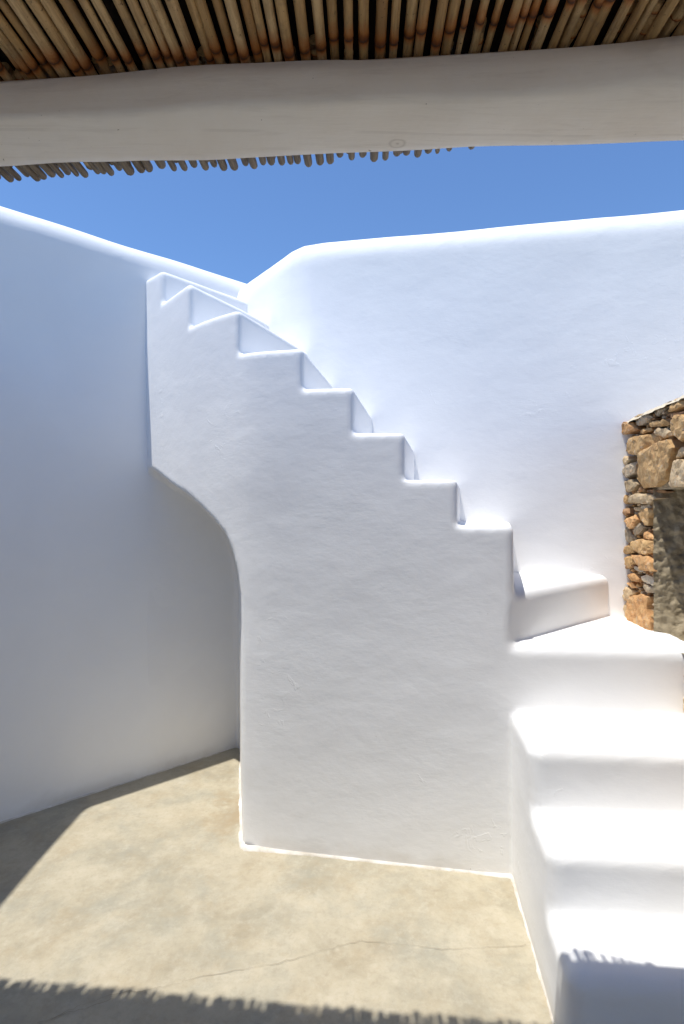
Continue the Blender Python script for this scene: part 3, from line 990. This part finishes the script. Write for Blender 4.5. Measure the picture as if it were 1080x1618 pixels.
# beam: hewn log, facets wander along its length
nsec = 90
prof = [(.012, -.004), (0.003, -.010), (0.001, -.040), (0.002, -.070), (0.005, -.079), (0.013, -.085), (0.060, -.090), (0.102, -.092), (0.120, -.0885), (0.129, -.079), (0.131, -.040), (0.127, -.010), (0.118, -.004)]
V, F = [], []
npf = len(prof)
for i in range(nsec):
    x = -2.1 + (3.95) * i / (nsec - 1)
    yn = 0.949 - 0.0715 * x
    wdt = 1.11 + 0.10 * x
    for j, (a, b) in enumerate(prof):
        q = Vector((x * 2.1, j * .23, 0.0)); q2 = Vector((x * 6.0, j * .6, 5.0))
        e = 0.0085 * mnoise.noise(q) + 0.0036 * mnoise.noise(q2)
        e2 = 0.0060 * mnoise.noise(q + Vector((0, 0, 9))) + 0.0034 * mnoise.noise(q2 + Vector((0, 0, 4)))
        if j in (0, npf - 1): e = e2 = 0
        V.append((x - POFF.x, yn + a * wdt + e - POFF.y, HC + b + e2))
for i in range(nsec - 1):
    for j in range(npf - 1):
        k = i * npf + j
        F.append((k, k + 1, k + npf + 1, k + npf))
F.append(tuple(range(npf - 1, -1, -1))); F.append(tuple((nsec - 1) * npf + j for j in range(npf)))
F += [((i + 1) * npf, (i + 1) * npf + npf - 1, i * npf + npf - 1, i * npf) for i in range(nsec - 1)]
me = mesh_py('beam', V, F, True)
beam = add_obj('beam', me, perg, M_BEAM)
beam2 = add_obj('beam', me, perg)
beam2.location = (0, -1.70, 0)

# canes: ten meshes shared by all; node pattern and thickness differ
CL = 2.1
def cane_mesh(seed):
    rnd = random.Random(seed)
    r0 = rnd.uniform(.0078, .0108)
    nodes = []
    y = CL - .31 + rnd.uniform(-.012, .012)        # the node just short of the beam
    nodes.append(y)
    yy = y
    while yy > .3:
        yy -= rnd.uniform(.24, .36); nodes.append(yy)
    nodes.append(y + rnd.uniform(.20, .27))
    ys = set([0.0, CL - .008, CL - .003, CL])
    for nd in nodes:
        for o in (-.09, -.05, -.028, -.014, -.006, -.0015, 0, .002, .006, .016, .04):
            if 0 < nd + o < CL - .01: ys.add(round(nd + o, 5))
    k = 0.0
    while k < CL - .01:
        ys.add(round(k, 5)); k += .12
    ys = sorted(ys)
    ns = 10
    V, F, ND, TD = [], [], [], []
    bx, bz = rnd.uniform(-.004, .004), rnd.uniform(-.003, .003)
    for y in ys:
        # radius: thins toward the tip in steps at the nodes, swells at each node
        above = sum(1 for nd in nodes if nd < y)
        r = r0 * (1.04 - .035 * above / 4)
        r *= 0.95 if y > nodes[0] + .001 else 1.0
        dn = min((abs(y - nd) for nd in nodes), default=1)
        sgn = min(((abs(y - nd), y - nd) for nd in nodes))[1]
        if dn < .05: r *= 1 + .10 * math.exp(-(dn / .012) ** 2)
        if dn < .0012: r *= .90
        if y > CL - .010: r *= {0: .99, 1: .95}.get(0 if y < CL - .004 else 1, .6)
        if y >= CL: r *= .84
        if CL - y < .2: r *= 1.10
        cxx = bx * math.sin(y * 2.1 + seed) + .0012 * math.sin(y * 9 + seed); czz = bz * math.sin(y * 1.7 + seed * 2)
        for s in range(ns):
            a = 2 * math.pi * s / ns
            rr = r * (1 + .035 * math.sin(2 * a + seed) + .02 * math.sin(3 * a + seed * 1.7))
            V.append((cxx + rr * math.cos(a), y - CL, czz + rr * math.sin(a)))
            ND.append(abs(sgn) if sgn <= 0 else abs(sgn) * 2.2)
            TD.append(CL - y)
    nr = len(ys)
    for i in range(nr - 1):
        for s in range(ns):
            t = (s + 1) % ns
            F.append((i * ns + s, i * ns + t, (i + 1) * ns + t, (i + 1) * ns + s))
    F.append(tuple(range(ns))); F.append(tuple((nr - 1) * ns + s for s in range(ns - 1, -1, -1)))
    me = mesh_py('cane', V, [f[::-1] for f in F], True)
    for nm, dat in (('node_dist', ND), ('tip_dist', TD)):
        at = me.attributes.new(nm, 'FLOAT', 'POINT'); at.data.foreach_set('value', dat)
    me.materials.append(M_CANE)
    return me
cane_src = [cane_mesh(i * 7 + 3) for i in range(14)]
x = -1.97
prev = -1
while x < 1.80:
    k = random.randrange(14)
    if k == prev: k = (k + 1) % 14
    prev = k
    o = bpy.data.objects.new('cane', cane_src[k])
    sc_ = random.uniform(.84, 1.16)
    if random.random() < .12: sc_ *= 0.78
    ye = 1.256 - 0.090 * x - .17 * max(0, x - .15) + random.uniform(-.007, .007)
    o.location = (x - POFF.x, ye - POFF.y, HC + .0105 + random.choice((-.001, 0, .002, .004, .009)) + random.uniform(-.001, .002))
    o.rotation_euler = (0, random.choice((0, math.pi * .2, -math.pi * .3, .9)), math.radians(-2.2 + random.uniform(-.45, .45)))
    o.scale = (sc_, 1, sc_)
    o.parent = perg
    C.objects.link(o)
    x += random.uniform(.0195, .0285) * (sc_ * .6 + .4)
# offcuts laid above the beam, showing, showing between the tips of the lower one
x = -1.9
while x < .9:
    k = random.randrange(14)
    o = bpy.data.objects.new('cane', cane_src[k])
    sc_ = random.uniform(.95, 1.2)
    ye = 1.252 - 0.090 * x - .17 * max(0, x - .15) + random.uniform(-.03, .010)
    o.location = (x - POFF.x, ye - POFF.y, HC + .028 + random.uniform(-.002, .004))
    o.rotation_euler = (0, random.uniform(-1, 1), math.radians(-2.2 + random.uniform(-1.2, 1.2)))
    o.scale = (sc_, .13, sc_)
    o.parent = perg
    C.objects.link(o)
    x += random.uniform(.018, .036) * (1 if x < -.1 else 1.8)
V = [(-1.97 , -0.85 - .5, HC + .042), (1.82, -0.85 - .5, HC + .042), (1.82, 1.226 - .105 * 1.82 - .5, HC + .042), (-1.97, 1.226 + .09 * 1.97 - .5, HC + .042)]
V += [(a, b, c + .014) for a, b, c in V]
add_obj('roof_mat', mesh_py('roof_mat', V, [(3, 2, 1, 0), (4, 5, 6, 7), (0, 1, 5, 4), (1, 2, 6, 5), (2, 3, 7, 6), (3, 0, 4, 7)]), perg, M_COVER_SHADE)

# ------------------------------------------------------------------ out of frame: pier under the beam, plain wall added behind the camera for bounce light
X, Y, Z = grid((1.55, 0.55, -0.12), (2.10, 1.15, 2.40), 0.03)
SD = rmax(np.maximum(np.abs(X - 1.83) - .2, np.abs(Y - .88) - .2), Z - (HC - .092), 0.04) + 0 * X
SD = np.where(False, 0, SD) + wobble(X, Y, Z, 0.002, 31)
V, Q = surface_nets(SD.astype(np.float32), (1.55, .55, -.12), .03)
pier = tag(add_obj('pier', mesh_np('pier', V, Q), None, M_PLASTER), 'square white plaster pier carrying the front beam of the pergola', 'pillar')
pier2 = pier.copy(); C.objects.link(pier2); pier2.location = (0, -1.70, 0)
pier2['label'] = 'square white plaster pier carrying the rear beam of the pergola'
X, Y, Z = grid((-2.7, -2.75, -0.12), (2.7, -2.0, 3.0), 0.05)
SD = rmax(np.maximum(np.abs(X) - 2.5, np.abs(Y + 2.38) - .22), Z - 2.85, 0.08) + 0 * X
V, Q = surface_nets(SD.astype(np.float32), (-2.7, -2.75, -.12), .05)
tag(add_obj('bounce_wall', mesh_np('bounce_wall', V, Q), None, M_PLASTER), 'plain white wall added unseen behind the terrace to bounce light', 'wall')
